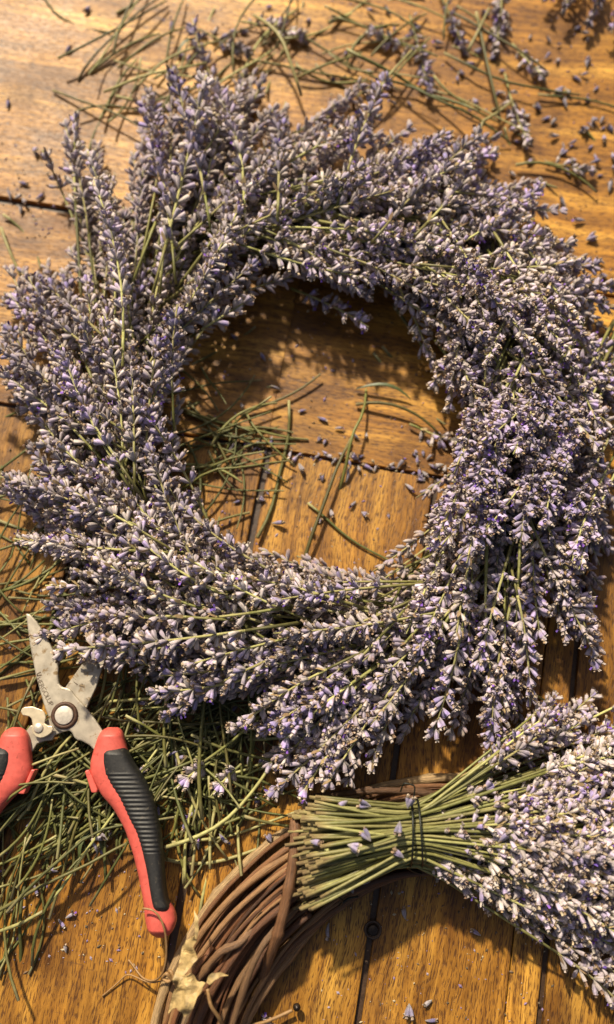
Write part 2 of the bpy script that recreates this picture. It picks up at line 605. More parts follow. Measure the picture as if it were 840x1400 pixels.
def spike(L, seed, lod=True, blue=0.0, mb=None, M=None):
    """a lavender flower spike along +z, from its lowest whorl to its tip"""
    rng = np.random.default_rng(seed)
    own = MB()
    bendx, bendy = rng.standard_normal(2) * 0.08

    def axis(z):
        t = z / L
        return np.array((bendx * L * t * t, bendy * L * t * t, z))
    zs, z = [], 0.0
    gap = L * rng.uniform(0.14, 0.22)
    while z < L - 0.004:
        zs.append(z)
        z += gap
        gap = max(0.0054, min(gap * 0.78, 0.0098 * rng.uniform(0.8, 1.1)))
    v, f = tube([axis(t) for t in np.linspace(-0.001, L * 0.985, 7)], np.linspace(0.00072, 0.00042, 7), 5 if lod else 3)
    own.add(v, f, PALE * rng.uniform(0.75, 1.05))
    bald = rng.uniform(0, 0.30)
    for i, z in enumerate(zs):
        top = i >= len(zs) - 2
        n = int(rng.integers(6, 9)) if not i == 0 else int(rng.integers(3, 6))
        ph = rng.random() * 6.28
        for j in range(n):
            if rng.random() < bald:
                continue
            # two opposite cymes, so the calyces bunch on two sides
            an = ph + (j % 2) * math.pi + rng.normal(0, 0.62)
            el = R(rng.uniform(32, 74) if not top else rng.uniform(12, 52))
            d = np.array((math.cos(an) * math.sin(el), math.sin(an) * math.sin(el), math.cos(el)))
            pos = axis(z + rng.uniform(-0.0009, 0.0012)) + d * 0.0007
            vio = np.clip(rng.normal(0.13 + blue + 0.25 * (z / L), 0.25), 0, 1)
            tint = np.array((0.52, 0.45, 0.42)) * (1 - vio) + np.array((0.34, 0.27, 0.53)) * vio
            tint = tint * rng.uniform(0.80, 1.18)
            tipc = TIPS[int(rng.integers(0, 4))] * rng.uniform(0.8, 1.1)
            calyx(own, pos, d, rng.uniform(0.0045, 0.0062) * (0.85 if top else 1), rng.uniform(0.00090, 0.00122), lod, tint, tipc, rng, bloom=lod and rng.random() < 0.035 + blue * 0.08)
        if lod:                                  # papery bracts under the whorl
            for s in (0, math.pi):
                an = ph + s
                q = np.array((math.cos(an), math.sin(an), 0))
                t_ = np.array((-q[1], q[0], 0))
                c0 = axis(z)
                own.add([c0 + t_ * .0007, c0 - t_ * .0007, c0 + q * .0026 + np.array((0, 0, .0022)) - t_ * .0009, c0 + q * .0026 + np.array((0, 0, .0022)) + t_ * .0009, c0 + q * .0036 + np.array((0, 0, .0040))],
                        [(0, 1, 2, 3), (3, 2, 4)], np.array((0.30, 0.21, 0.11)))
    if mb is None:
        return own
    V = np.concatenate(own.v)
    Vw = V @ np.array(M.to_3x3()).T + np.array(M.translation)
    mb.add(Vw, own.f, np.concatenate(own.c))


NV = 18
SPIKES, SPIKE_LEN = [], []
for i in range(NV):
    L = 0.046 + 0.036 * (i % 9) / 8
    SPIKES.append(spike(L, 100 + i, True, blue=0.30 if i >= 9 else 0.0).mesh("flower_spike", M_FLOWER))
    SPIKE_LEN.append(L)
for i in range(4):                                 # short stubs with two or three whorls
    L = (0.012, 0.017, 0.022, 0.028)[i]
    SPIKES.append(spike(L, 300 + i, True).mesh("flower_spike", M_FLOWER))
    SPIKE_LEN.append(L)


def pick_spike(L, blue=False):
    if L < 0.034:
        return min(range(18, 22), key=lambda i: abs(SPIKE_LEN[i] - L))
    k = min(range(9), key=lambda i: abs(SPIKE_LEN[i] - L) + random.random() * 0.006)
    return k + (9 if blue else 0)


def aim(p, d, roll, s=1.0):
    q = Vector(d).normalized().to_track_quat('Z', 'Y') @ Quaternion((0, 0, 1), roll)
    return Matrix.LocRotScale(Vector(p), q, Vector((s, s, s)) if not isinstance(s, tuple) else Vector(s))


def sprig(name, stem_pts, tip, parent=None, blue=False, rad=0.0008, color=None, root=None, sides=5):
    """stem mesh with its flower spike as a child; stem_pts end where the spike begins"""
    stem_pts = np.asarray(stem_pts, float)
    org = stem_pts[0].copy()
    d = np.asarray(tip, float) - stem_pts[-1]
    L = float(np.linalg.norm(d))
    k = pick_spike(L, blue)
    mb = MB()
    v, f = tube(stem_pts - org, np.linspace(rad * 1.1, rad * 0.85, len(stem_pts)), sides)
    cc = color if color is not None else GREEN * random.uniform(0.75, 1.25) * (1 - .4 * random.random()) + PALE * random.uniform(0, .35)
    cols = np.tile(np.asarray(cc), (len(v), 1))
    cols[-2] = (0.40, 0.32, 0.18)
    cols[:sides] = np.array((0.26, 0.19, 0.09))
    cols[sides * 2:-2] *= RNG.uniform(0.82, 1.18, (len(cols) - 2 - sides * 2, 1))
    mb.add(v, f, cols)
    o = link(name, mb.mesh(name, M_STEM), parent)
    o.location = Vector(org)
    sp = link("flower_spike", SPIKES[k], o)
    sp.matrix_local = aim(stem_pts[-1] - org, d, random.random() * 6.28, L / SPIKE_LEN[k])
    return o


# ------------------------------------------------------------------ the big wreath
CX, CY = 432, 580
OUT = [(0, 425), (13, 430), (26, 443), (36, 440), (45, 450), (50, 432), (56, 462), (64, 428), (73, 449), (80, 487), (86, 430), (90, 415), (96, 468), (102, 503), (106, 480), (110, 518), (115, 485), (119, 500), (124, 480), (130, 535), (135, 490),
       (141, 440), (148, 440), (154, 482), (160, 455), (167, 458), (174, 440), (180, 385), (184, 385), (189, 440), (196, 425), (202, 450), (207, 380), (210, 400), (213, 468), (218, 420), (224, 456), (230, 400), (240, 449), (246, 400),
       (254, 415), (259, 450), (264, 525), (271, 500), (278, 472), (287, 440), (292, 470), (299, 525), (305, 490), (314, 415), (320, 505), (328, 465), (345, 440), (360, 425)]
INN = [(0, 172), (6, 170), (20, 180), (36, 200), (55, 200), (64, 160), (72, 165), (90, 180), (118, 190), (148, 164), (160, 162), (177, 168), (205, 160), (236, 172), (260, 168), (284, 170), (311, 178), (336, 174), (360, 172)]


def rin(a):
    return float(np.interp(a % 360, [p[0] for p in INN], [p[1] for p in INN]))


def rout(a):
    return float(np.interp(a % 360, [p[0] for p in OUT], [p[1] for p in OUT]))


def pol(a, r):
    return CX + r * math.cos(R(a)), CY - r * math.sin(R(a))


def dome(px, py):
    """height in metres of the wreath's rounded top at a pixel"""
    dx, dy = px - CX, CY - py
    a = math.degrees(math.atan2(dy, dx)) % 360
    q = (math.hypot(dx, dy) - rin(a)) / (min(rout(a), 455) - rin(a))
    q = min(1.0, max(0.0, q))
    return 0.009 + 0.036 * math.sin(math.pi * q ** 0.8) ** 0.75


wreath = empty("lavender_wreath", (0, 0, 0))
tag(wreath, "large round lavender wreath, thick with grey violet flower spikes, lying on the table", "wreath")

PEAKS = [6, 27, 45, 57, 66, 80, 99, 111, 129, 152, 167, 189, 202, 213, 225, 241, 255, 265, 279, 298, 320, 341]
plan = []
for k, pk in enumerate(PEAKS):
    delta = random.uniform(31, 42)
    base_a = pk + delta
    w = rout(base_a) - rin(base_a)
    for j in range(30):
        a = pk + random.gauss(0, 5.2)
        rho = random.random() ** 0.62
        if random.random() < 0.12:
            rho = random.uniform(0.93, 1.0)
        ri, ro = rin(a), rout(a)
        tr = ri + 8 + rho * (ro - ri - 8)
        tx, ty = pol(a, tr)
        bx, by = pol(base_a + random.gauss(0, 4), rin(base_a) + w * min(.75, max(.12, random.gauss(0.22 + 0.22 * rho, 0.07))))
        dx, dy = tx - bx, ty - by
        dist = math.hypot(dx, dy)
        Ls = random.uniform(125, 205)
        need = Ls + random.uniform(40, 110)
        if dist < need:                            # carry the cut end further back along the ring
            bx, by = tx - dx / dist * need, ty - dy / dist * need
            dx, dy, dist = tx - bx, ty - by, need
        lam = 1 - random.random() ** 1.25 * 0.95
        lam *= 1.12 - 0.34 * min(1.6, abs(a - pk) / 6.5) ** 1.5
        plan.append((lam, k, (bx, by), (tx, ty), Ls / dist, rho))
HEROES = [  # sprigs that stand out: tip, base, spike length in pixels
    (38, 828, 345, 850, 215), (105, 896, 420, 850, 230), (120, 870, 400, 830, 220), (205, 972, 490, 850, 170), (310, 982, 560, 860, 150), (380, 1100, 610, 830, 190), (372, 1010, 560, 880, 130), (440, 1068, 590, 870, 170),
    (602, 1008, 640, 820, 150), (690, 1045, 690, 800, 200), (650, 1030, 705, 800, 170), (742, 962, 700, 780, 150), (832, 908, 740, 700, 190), (800, 885, 720, 700, 180), (97, 168, 112, 420, 110), (60, 203, 130, 370, 60),
    (140, 225, 160, 420, 130), (250, 98, 290, 320, 170), (328, 86, 335, 300, 180), (385, 112, 380, 300, 150), (516, 98, 455, 300, 150), (215, 132, 240, 380, 200), (752, 262, 600, 350, 150), (782, 322, 620, 360, 170),
    (690, 195, 560, 330, 150), (622, 195, 510, 330, 150), (3, 488, 190, 600, 170), (2, 520, 180, 620, 160), (28, 744, 310, 760, 150), (8, 648, 230, 735, 160), (0, 372, 150, 500, 170), (30, 345, 170, 490, 160),
    (230, 415, 240, 620, 120), (345, 406, 262, 460, 110), (512, 440, 400, 395, 110), (606, 560, 640, 420, 130), (600, 535, 655, 400, 130), (860, 590, 690, 480, 170), (852, 400, 690, 380, 160), (848, 425, 680, 370, 150),
    (200, 530, 300, 745, 170), (660, 500, 700, 420, 120), (640, 690, 690, 560, 140), (600, 700, 690, 600, 130)]
for _ in range(34):                                # the thick violet patch right of the opening
    x_, y_ = random.uniform(590, 780), random.uniform(590, 790)
    if math.hypot(x_ - CX, CY - y_) < 185:
        continue
    HEROES.append((x_, y_, x_ + random.uniform(20, 130), y_ - random.uniform(170, 230), random.uniform(110, 170)))
for _ in range(18):                                # and the heads over its right shoulder
    x_, y_ = random.uniform(640, 860), random.uniform(420, 620)
    HEROES.append((x_, y_, x_ - random.uniform(60, 150), y_ - random.uniform(120, 190), random.uniform(110, 170)))
for (tx, ty, bx, by, Ls) in HEROES:
    dist = math.hypot(tx - bx, ty - by)
    plan.append((1.06, 99, (bx, by), (tx, ty), min(Ls, dist * .8) / dist, 0.9))
plan.sort(key=lambda s: -s[0])
packed = MB()
packed_stems = MB()
for i, (lam, k, b, t, fr, rho) in enumerate(plan):
    sx, sy = t[0] + (b[0] - t[0]) * fr, t[1] + (b[1] - t[1]) * fr
    zt = 0.004 + lam * dome(*t) + lam * 0.013 * rho + random.gauss(0, .0018)
    zs = 0.004 + lam * dome(sx, sy) + random.gauss(0, .0015)
    zb = 0.003 + 0.35 * lam * dome(*b)
    zt = max(0.004, zt)
    zt = min(zt, zs + 0.016)
    P = W(b[0], b[1], zb)
    S = W(sx, sy, zs)
    T = W(t[0], t[1], zt)
    mid = S - (T - S) * 0.35
    pts = bez(P, mid, S, 7)
    blue = random.random() < ((0.45 if rho > 0.6 else 0.25) - (0.22 if 6 <= k <= 11 else 0) + (0.45 if k in (0, 20, 21, 17) or (k == 99 and 570 < t[0] < 790 and 580 < t[1] < 800) else 0))
    if i < 300:
        sprig("lavender_sprig", pts, T, wreath, blue, rad=random.uniform(0.0007, 0.0010))
    else:
        d = T - S
        L = float(np.linalg.norm(d))
        spike(L, 5000 + i, False, 0.2 if blue else 0.0, packed, aim(S, d, random.random() * 6.28))
        v, f = tube(pts, 0.0008, 4)
        packed_stems.add(v, f, GREEN * random.uniform(0.5, 1.1))
tag(link("packed_flowers", packed.mesh("packed_flowers", M_FLOWER), wreath), kind="stuff")
tag(link("packed_stems", packed_stems.mesh("packed_stems", M_STEM), wreath), kind="stuff")

# ------------------------------------------------------------------ grapevine ring
vine_ring = empty("grapevine_wreath", (0, 0, 0))
tag(vine_ring, "bare brown grapevine wreath ring under the tied lavender bunch", "wreath")
VC = (620, 1480)


def vine_mesh(pts, rad, n=9, tone=(0.15, 0.075, 0.035)):
    pts = np.asarray(pts)
    v, f = tube(pts, rad, n, wob=0.06)
    mb = MB()
    cols = np.tile(np.asarray(tone, float), (len(v), 1))
    mb.add(v, f, cols)
    me = mb.mesh("vine", M_VINE)
    uvl = me.uv_layers.new(name="UVMap")
    m = len(pts)
    s = np.concatenate([[0], np.cumsum(np.linalg.norm(np.diff(pts, axis=0), axis=1))])
    idx = np.empty(len(me.loops), dtype=np.int32)
    me.loops.foreach_get("vertex_index", idx)
    jj, ii = idx % n, np.minimum(idx // n, m - 1)
    uu = s[ii]
    vv = np.abs(jj / n - 0.5) * 2
    uvl.data.foreach_set("uv", np.stack([uu, vv], 1).ravel().astype(np.float32))
    return me


def vine_rad(r0, n, pitch):
    rr = np.full(n, r0)
    k = random.randint(0, pitch)
    while k < n:                                   # swollen nodes
        for d_, a_ in ((-1, 1.10), (0, 1.28), (1, 1.12)):
            if 0 <= k + d_ < n:
                rr[k + d_] *= a_
        k += pitch + random.randint(-2, 3)
    return rr


for i in range(58):
    f_ = i / 57
    r0 = 300 + 98 * f_
    if i == 57:
        r0 = 416
    z0 = 0.005 + 0.013 * math.sin(math.pi * min(1, max(0, 0.08 + f_ * 0.9))) * random.uniform(0.1, 1.5)
    amp, frq, ph = random.uniform(5, 16), random.choice((1, 2, 3)), random.random() * 6.28
    if i == 57:
        amp = 4
    th0 = random.uniform(0, 360)
    span = random.uniform(300, 358)
    if i % 3 == 0:
        th0, span = random.uniform(20, 60), random.uniform(170, 230)
    th = np.radians(np.linspace(th0, th0 + span, 110))
    pts = []
    for a in th:
        r = r0 + amp * math.sin(frq * a + ph) + 2.5 * mnoise.noise((a * 5, i * 3.1, 0))
        z = max(0.0035, z0 + 0.005 * math.sin(frq * a + ph + 1.3))
        pts.append(W(VC[0] + r * math.cos(a), VC[1] - r * math.sin(a), 0.0) * np.array((1, 1, 0)) + np.array((0, 0, z)))
    rad = random.choice((0.0007, 0.0009, 0.0011, 0.0014, 0.0018))
    tone = random.choice(((0.165, 0.066, 0.024), (0.085, 0.035, 0.014), (0.22, 0.100, 0.038), (0.26, 0.14, 0.058)))
    if i == 57:
        rad, tone = 0.0023, (0.30, 0.20, 0.095)
    if i in (43,):
        rad, tone = 0.0027, (0.27, 0.175, 0.095)
    link("vine", vine_mesh(pts, vine_rad(rad, 110, 9), 9, tone), vine_ring)

# vines that cross the ring
for (p, zs, rad, tone) in (
        ([(404, 1120), (402, 1180), (388, 1250), (376, 1290), (356, 1340)], (0.027, 0.031, 0.031, 0.027, 0.008), 0.0025, (0.17, 0.080, 0.034)),
        ([(440, 1212), (400, 1245), (350, 1300), (318, 1400), (300, 1460)], (0.008, 0.022, 0.027, 0.022, 0.018), 0.0016, (0.20, 0.11, 0.05)),
        ([(430, 1090), (500, 1080), (580, 1082), (660, 1100)], (0.012, 0.020, 0.018, 0.012), 0.0017, (0.13, 0.062, 0.025)),
        ([(360, 1250), (330, 1290), (300, 1300), (262, 1352)], (0.018, 0.027, 0.028, 0.018), 0.0018, (0.24, 0.13, 0.06))):
    ctrl = np.array([W(x, y, z) for (x, y), z in zip(p, zs)])
    tt = np.linspace(0, 1, len(ctrl))
    t = np.linspace(0, 1, 36)
    pts = np.stack([np.interp(t, tt, ctrl[:, k]) for k in range(3)], 1)
    for _ in range(14):
        pts[1:-1] = (pts[:-2] + 2 * pts[1:-1] + pts[2:]) / 4
    link("vine", vine_mesh(pts, vine_rad(rad, 36, 10), 9, tone), vine_ring)


def smooth_path(p, zs, n=40, it=10):
    ctrl = np.array([W(x, y, z) for (x, y), z in zip(p, zs)])
    tt = np.linspace(0, 1, len(ctrl))
    t = np.linspace(0, 1, n)
    pts = np.stack([np.interp(t, tt, ctrl[:, k]) for k in range(3)], 1)
    for _ in range(it):
        pts[1:-1] = (pts[:-2] + 2 * pts[1:-1] + pts[2:]) / 4
    return pts


def thread(name, p, zs, rad, mat, parent, n=40, it=8, sides=6):
    v, f = tube(smooth_path(p, zs, n, it), rad, sides)
    return link(name, simple_mesh(name, v, f, mat), parent)


thread("tendril", [(195, 1242), (212, 1243), (224, 1262), (229, 1290), (227, 1325), (215, 1343), (196, 1340), (186, 1325), (176, 1312)], (0.026, 0.028, 0.027, 0.024, 0.02, 0.012, 0.006, 0.003, 0.002), 0.0005, M_TENDRIL, vine_ring)
thread("tendril", [(232, 1338), (205, 1345), (175, 1330), (160, 1345), (140, 1362)], (0.014, 0.008, 0.003, 0.0015, 0.001), 0.00038, M_TENDRIL, vine_ring)
thread("tendril", [(225, 1335), (233, 1326), (238, 1336), (230, 1343), (222, 1337), (228, 1330), (236, 1340)], (0.012, 0.018, 0.018, 0.018, 0.016, 0.02, 0.018), 0.0009, M_TENDRIL, vine_ring, 40, 3)
thread("tendril", [(284, 1352), (288, 1375), (300, 1392), (310, 1415)], (0.034, 0.034, 0.03, 0.02), 0.0009, M_TENDRIL, vine_ring, 24, 4)
thread("tendril", [(330, 1405), (362, 1398), (385, 1388), (400, 1381)], (0.012, 0.008, 0.006, 0.006), 0.0009, M_TENDRIL, vine_ring, 24, 4)
v, f = lathe([(0.0, -0.002), (0.0014, -0.0014), (0.002, 0), (0.0016, 0.0016), (0.0, 0.0022)], 10)
o = link("tendril_bud", simple_mesh("tendril_bud", v, f, M_NAIL), vine_ring)
o.location = V3(406, 1377, 0.006)


def dry_leaf(outline, z0, seed, fold):
    """thin crumpled leaf shard from its outline"""
    bm = bmesh.new()
    vs = [bm.verts.new(W(x, y, z0)) for x, y in outline]
    bm.faces.new(vs)
    bmesh.ops.triangulate(bm, faces=bm.faces)
    bmesh.ops.subdivide_edges(bm, edges=bm.edges, cuts=3, use_grid_fill=True)
    bmesh.ops.triangulate(bm, faces=bm.faces)
    for v_ in bm.verts:
        c_ = v_.co
        v_.co.z += fold * mnoise.noise((c_.x * 60 + seed, c_.y * 60, 1)) + fold * .5 * mnoise.noise((c_.x * 190 + seed, c_.y * 190, 4))
        v_.co.x += 0.0008 * mnoise.noise((c_.y * 250, c_.x * 250, seed))
        v_.co.y += 0.0008 * mnoise.noise((c_.x * 250, c_.y * 250, seed + 9))
    bmesh.ops.recalc_face_normals(bm, faces=bm.faces)
    me = bpy.data.meshes.new("dry_leaf")
    bm.to_mesh(me)
    bm.free()
    me.materials.append(M_LEAF)
    o = link("dry_leaf", me, vine_ring)
    sd = o.modifiers.new("thickness", 'SOLIDIFY')
    sd.thickness = 0.00035
    return o


def c3(pts, ox=200, oy=1100, s=3.5):
    return [(ox + x / s, oy + y / s) for x, y in pts]


dry_leaf(c3([(185, 650), (215, 640), (245, 610), (243, 660), (225, 690), (240, 740), (222, 775), (200, 790), (178, 820), (160, 850), (135, 885), (128, 830), (150, 780), (165, 720), (170, 680)]), 0.031, 1, 0.006)
dry_leaf(c3([(165, 830), (190, 815), (215, 798), (232, 830), (250, 852), (290, 850), (272, 872), (262, 900), (240, 935), (230, 962), (205, 1000), (185, 1015), (170, 985), (150, 972), (128, 985), (106, 1005), (112, 960), (122, 920), (145, 880)]), 0.034, 5, 0.007)
dry_leaf(c3([(288, 852), (298, 825), (318, 808), (350, 806), (392, 820), (355, 826), (328, 834), (308, 858)]), 0.036, 9, 0.004)
dry_leaf(c3([(232, 505), (250, 540), (254, 600), (246, 640), (232, 640), (236, 580)]), 0.034, 12, 0.003)
dry_leaf(c3([(672, 420), (720, 385), (770, 360), (800, 400), (760, 440), (700, 470), (668, 478)]), 0.012, 17, 0.005)
dry_leaf(c3([(690, 500), (740, 470), (800, 455), (790, 470), (720, 505), (655, 560)]), 0.010, 20, 0.003)

# ------------------------------------------------------------------ tied bunch
bunch = empty("lavender_bunch", (0, 0, 0))
tag(bunch, "tied bunch of cut lavender, green stem ends left and flowers fanning right", "lavender bunch")
CUT_N = 265
for i in range(CUT_N):
    a = random.random() * 6.28
    rr = math.sqrt(random.random())
    qa, qz = math.cos(a) * rr, math.sin(a) * rr      # place in the round section of the bunch
    # cut end
    cx_, cy_ = random.gauss(409, 8) + abs(qa) * 6 + max(0, qz) * 24, 1166 + max(-1.1, min(1.1, qa + random.gauss(0, .28))) * 70
    cz = 0.030 + qz * 0.018
    tx_, ty_ = 567, 1139 + qa * 40
    tz = 0.030 + qz * 0.013
    # end of the fan
    fy = max(-1.05, min(1.05, qa * 0.95 + random.gauss(0, .14)))
    ex = random.uniform(815, 980) if random.random() < 0.78 else random.uniform(650, 830)
    sl_ = 0.64 * fy + 0.06
    if fy > 0.45:
        ex -= random.uniform(20, 130)
    if qa < -0.45 and random.random() < 0.4:
        sl_ = random.uniform(-1.02, -0.62)
        ex = random.uniform(700, 800) + 30 * (sl_ > -.8)
    ey = 1140 + (ex - 567) * sl_ + random.gauss(0, 8)
    ez = max(0.005, 0.026 + qz * 0.021 - 0.00004 * (ex - 700) - 0.016 * max(0, fy) ** 1.5 - 0.006 * abs(fy))
    Pc, Pt, Pe = W(cx_, cy_, cz), W(tx_, ty_, tz), W(ex, ey, ez)
    L = random.uniform(0.060, 0.082) if fy > 0.45 else random.uniform(0.050, 0.078) if ex > 840 else random.uniform(0.036, 0.050) if ex > 765 else random.uniform(0.012, 0.030)
    d = Pe - Pt
    dn = d / np.linalg.norm(d)
    Sb = Pe - dn * L
    if (Sb - Pt) @ dn < 0.012:
        Sb = Pt + dn * 0.012
    n1, n2 = 7, 6
    seg1 = [Pc + (Pt - Pc) * t + np.array((0, 0, 0.002 * math.sin(math.pi * t))) for t in np.linspace(0, 1, n1)]
    seg2 = [Pt + (Sb - Pt) * t for t in np.linspace(0, 1, n2)][1:]
    pts = np.array(seg1 + seg2)
    pts[1:-1] = (pts[:-2] + 2 * pts[1:-1] + pts[2:]) / 4
    g = GREEN * random.uniform(0.60, 1.1)
    m_ = random.random() ** 1.5
    sprig("lavender_sprig", pts, Pe, bunch, random.random() < 0.45 and ey < 1150, rad=random.uniform(0.00062, 0.00098), color=g * (1 - m_ * .55) + PALE * m_ * .55, sides=6)

# wire wound twice about the stems, with loose ends
for k, off in enumerate((-6, 7)):
    pts = []
    for a in np.linspace(0, 2 * math.pi, 40):
        y = 1139 + 46 * math.cos(a)
        z = 0.030 + 0.0165 * math.sin(a)
        pts.append(W(567 + off + 4 * math.sin(a + k), y, z))
    v, f = tube(pts, 0.00055, 6)
    link("tie_wire", simple_mesh("tie_wire", v, f, M_WIRE), bunch)
thread("wire_end", [(552, 1183), (566, 1192), (584, 1196), (598, 1194)], (0.030, 0.020, 0.014, 0.012), 0.0005, M_WIRE, bunch, 24, 4)
thread("wire_end", [(548, 1082), (552, 1070), (568, 1074), (566, 1090)], (0.036, 0.04, 0.04, 0.038), 0.0004, M_WIRE, bunch, 24, 4)
thread("wire_end", [(455, 1222), (470, 1232), (462, 1240), (476, 1228), (490, 1226)], (0.024, 0.018, 0.014, 0.014, 0.012), 0.0006, M_WIRE, bunch, 24, 3)

# ------------------------------------------------------------------ pruning shears
shears = empty("pruning_shears", (0, 0, 0))
tag(shears, "open garden shears with red and black handles resting on green clippings", "shears")
ZB = 0.0165


def plate(name, outline, z, th, mat, parent, bev=0.0004):
    bm = bmesh.new()
    vs = [bm.verts.new(W(x, y, z)) for x, y in outline]
    fa = bm.faces.new(vs)
    ext = bmesh.ops.extrude_face_region(bm, geom=[fa])
    for g in ext["geom"]:
        if isinstance(g, bmesh.types.BMVert):
            g.co.z -= th
    bmesh.ops.recalc_face_normals(bm, faces=bm.faces)
    me = bpy.data.meshes.new(name)
    bm.to_mesh(me)
    bm.free()
    me.materials.append(mat)
    o = link(name, me, parent)
    bv = o.modifiers.new("bevel", 'BEVEL')
    bv.width = bev
    bv.segments = 2
    bv.limit_method = 'ANGLE'
    bv.angle_limit = R(25)
    return o


def c1(pts):
    return [(x / 3.36, 800 + y / 3.36) for x, y in pts]


blade_a = plate("blade", c1([(118, 128), (128, 205), (136, 270), (165, 420), (185, 492), (205, 560), (222, 605), (240, 640), (258, 660), (290, 675), (318, 668), (332, 680), (340, 700), (356, 712), (375, 716), (410, 735), (434, 760), (480, 720), (474, 672),
                             (440, 620), (400, 568), (360, 524), (338, 498), (326, 480), (310, 472), (285, 467), (270, 452), (266, 420), (268, 385), (262, 345), (248, 305), (215, 240), (170, 168), (140, 134)]), ZB, 0.0022, M_STEEL, shears, 0.0008)
blade_b = plate("blade", c1([(520, 150), (506, 160), (440, 270), (390, 345), (350, 400), (300, 470), (270, 540), (240, 600), (190, 640), (140, 645), (105, 690), (100, 760), (148, 765), (170, 728), (205, 716), (240, 712), (250, 690), (300, 670), (350, 630), (395, 572),
                             (420, 515), (442, 468), (474, 368), (505, 270), (528, 200)]), ZB - 0.0024, 0.0022, M_STEEL, shears)
pv = W(88.7, 978, ZB)
v, f = lathe([(0.0070, -0.0055), (0.0070, 0.0006), (0.0062, 0.0011), (0.0052, 0.0011), (0.0050, 0.0003)], 32)
o = link("pivot_ring", simple_mesh("pivot_ring", v, f, M_RUST), shears)
o.location = Vector(pv)
v, f = lathe([(0.0048, -0.005), (0.0048, 0.0014), (0.0047, 0.0017), (0.0044, 0.0018), (0.0, 0.0018)], 32)
o = link("pivot_bolt", simple_mesh("pivot_bolt", v, f, M_BOLT), shears)
o.location = Vector(pv)
latch = plate("safety_latch", c1([(95, 580), (100, 568), (112, 560), (150, 557), (196, 574), (206, 588), (211, 608), (205, 635), (222, 646), (241, 647), (245, 662), (236, 678), (220, 690), (202, 699), (185, 702), (166, 697), (152, 684), (145, 665), (150, 642), (146, 615), (136, 604), (120, 600), (104, 598)]), ZB + 0.0014, 0.0014, M_LATCH, shears)
v, f = lathe([(0.0025, -0.001), (0.0025, 0.0005), (0.0021, 0.0009), (0.0, 0.0010)], 20)
o = link("latch_rivet", simple_mesh("latch_rivet", v, f, M_BOLT), latch)
o.location = Vector(W(178 / 3.36, 800 + 656 / 3.36, ZB + 0.0014))

# maker's stamp, worn and half legible
a0, a1 = W(52.5, 926, ZB), W(68.5, 958.5, ZB)
dv = a1 - a0
fc = bpy.data.curves.new("stamped_lettering", 'FONT')
fc.body = "HERGOLUP"
fc.size = 0.0036
fc.space_character = 0.86
fc.extrude = 0.00002
fc.materials.append(M_ETCH)
tmp = bpy.data.objects.new("stamped_lettering_curve", fc)
col.objects.link(tmp)
lm = bpy.data.meshes.new_from_object(tmp.evaluated_get(bpy.context.evaluated_depsgraph_get()))
bpy.data.objects.remove(tmp)
to = link("stamped_lettering", lm, blade_a)
to.location = Vector(a0) + Vector((0, 0, 0.00006)) + Vector((dv[1], -dv[0], 0)).normalized() * 0.0014
to.rotation_euler = (0, 0, math.atan2(dv[1], dv[0]))
em = MB()
for (x0, y0, x1, y1, w_) in ((51, 921.5, 56, 919, 0.9), (51.2, 924, 57.4, 923, 0.9), (51.0, 921.3, 51.6, 924.4, 0.7)):
    p0, p1 = W(x0, y0, ZB), W(x1, y1, ZB)
    q = np.cross((p1 - p0) / np.linalg.norm(p1 - p0), (0, 0, 1)) * 0.00022
    em.add([p0 + q + (0, 0, .00008), p0 - q + (0, 0, .00008), p1 - q * 1.8 + (0, 0, .00008), p1 + q * 1.8 + (0, 0, .00008)], [(0, 1, 2, 3)], (0, 0, 0))
link("stamped_emblem", em.mesh("stamped_emblem", M_ETCH, False), blade_a)
em = MB()
for (x0, y0, x1, y1, w_) in ((101, 932, 106.5, 936.5, 1), (108, 937.5, 115, 939.5, 1.2), (111.5, 935, 113.5, 935.5, 1)):
    p0, p1 = W(x0, y0, ZB - .0024), W(x1, y1, ZB - .0024)
    q = np.cross((p1 - p0) / np.linalg.norm(p1 - p0), (0, 0, 1)) * 0.00018
    up_ = np.array((0, 0, .00008))
    em.add([p0 + q + up_, p0 - q + up_, p1 - q * 1.6 + up_, p1 + q * 1.6 + up_], [(0, 1, 2, 3)], (0, 0, 0))
link("stamped_mark", em.mesh("stamped_mark", M_ETCH, False), blade_b)


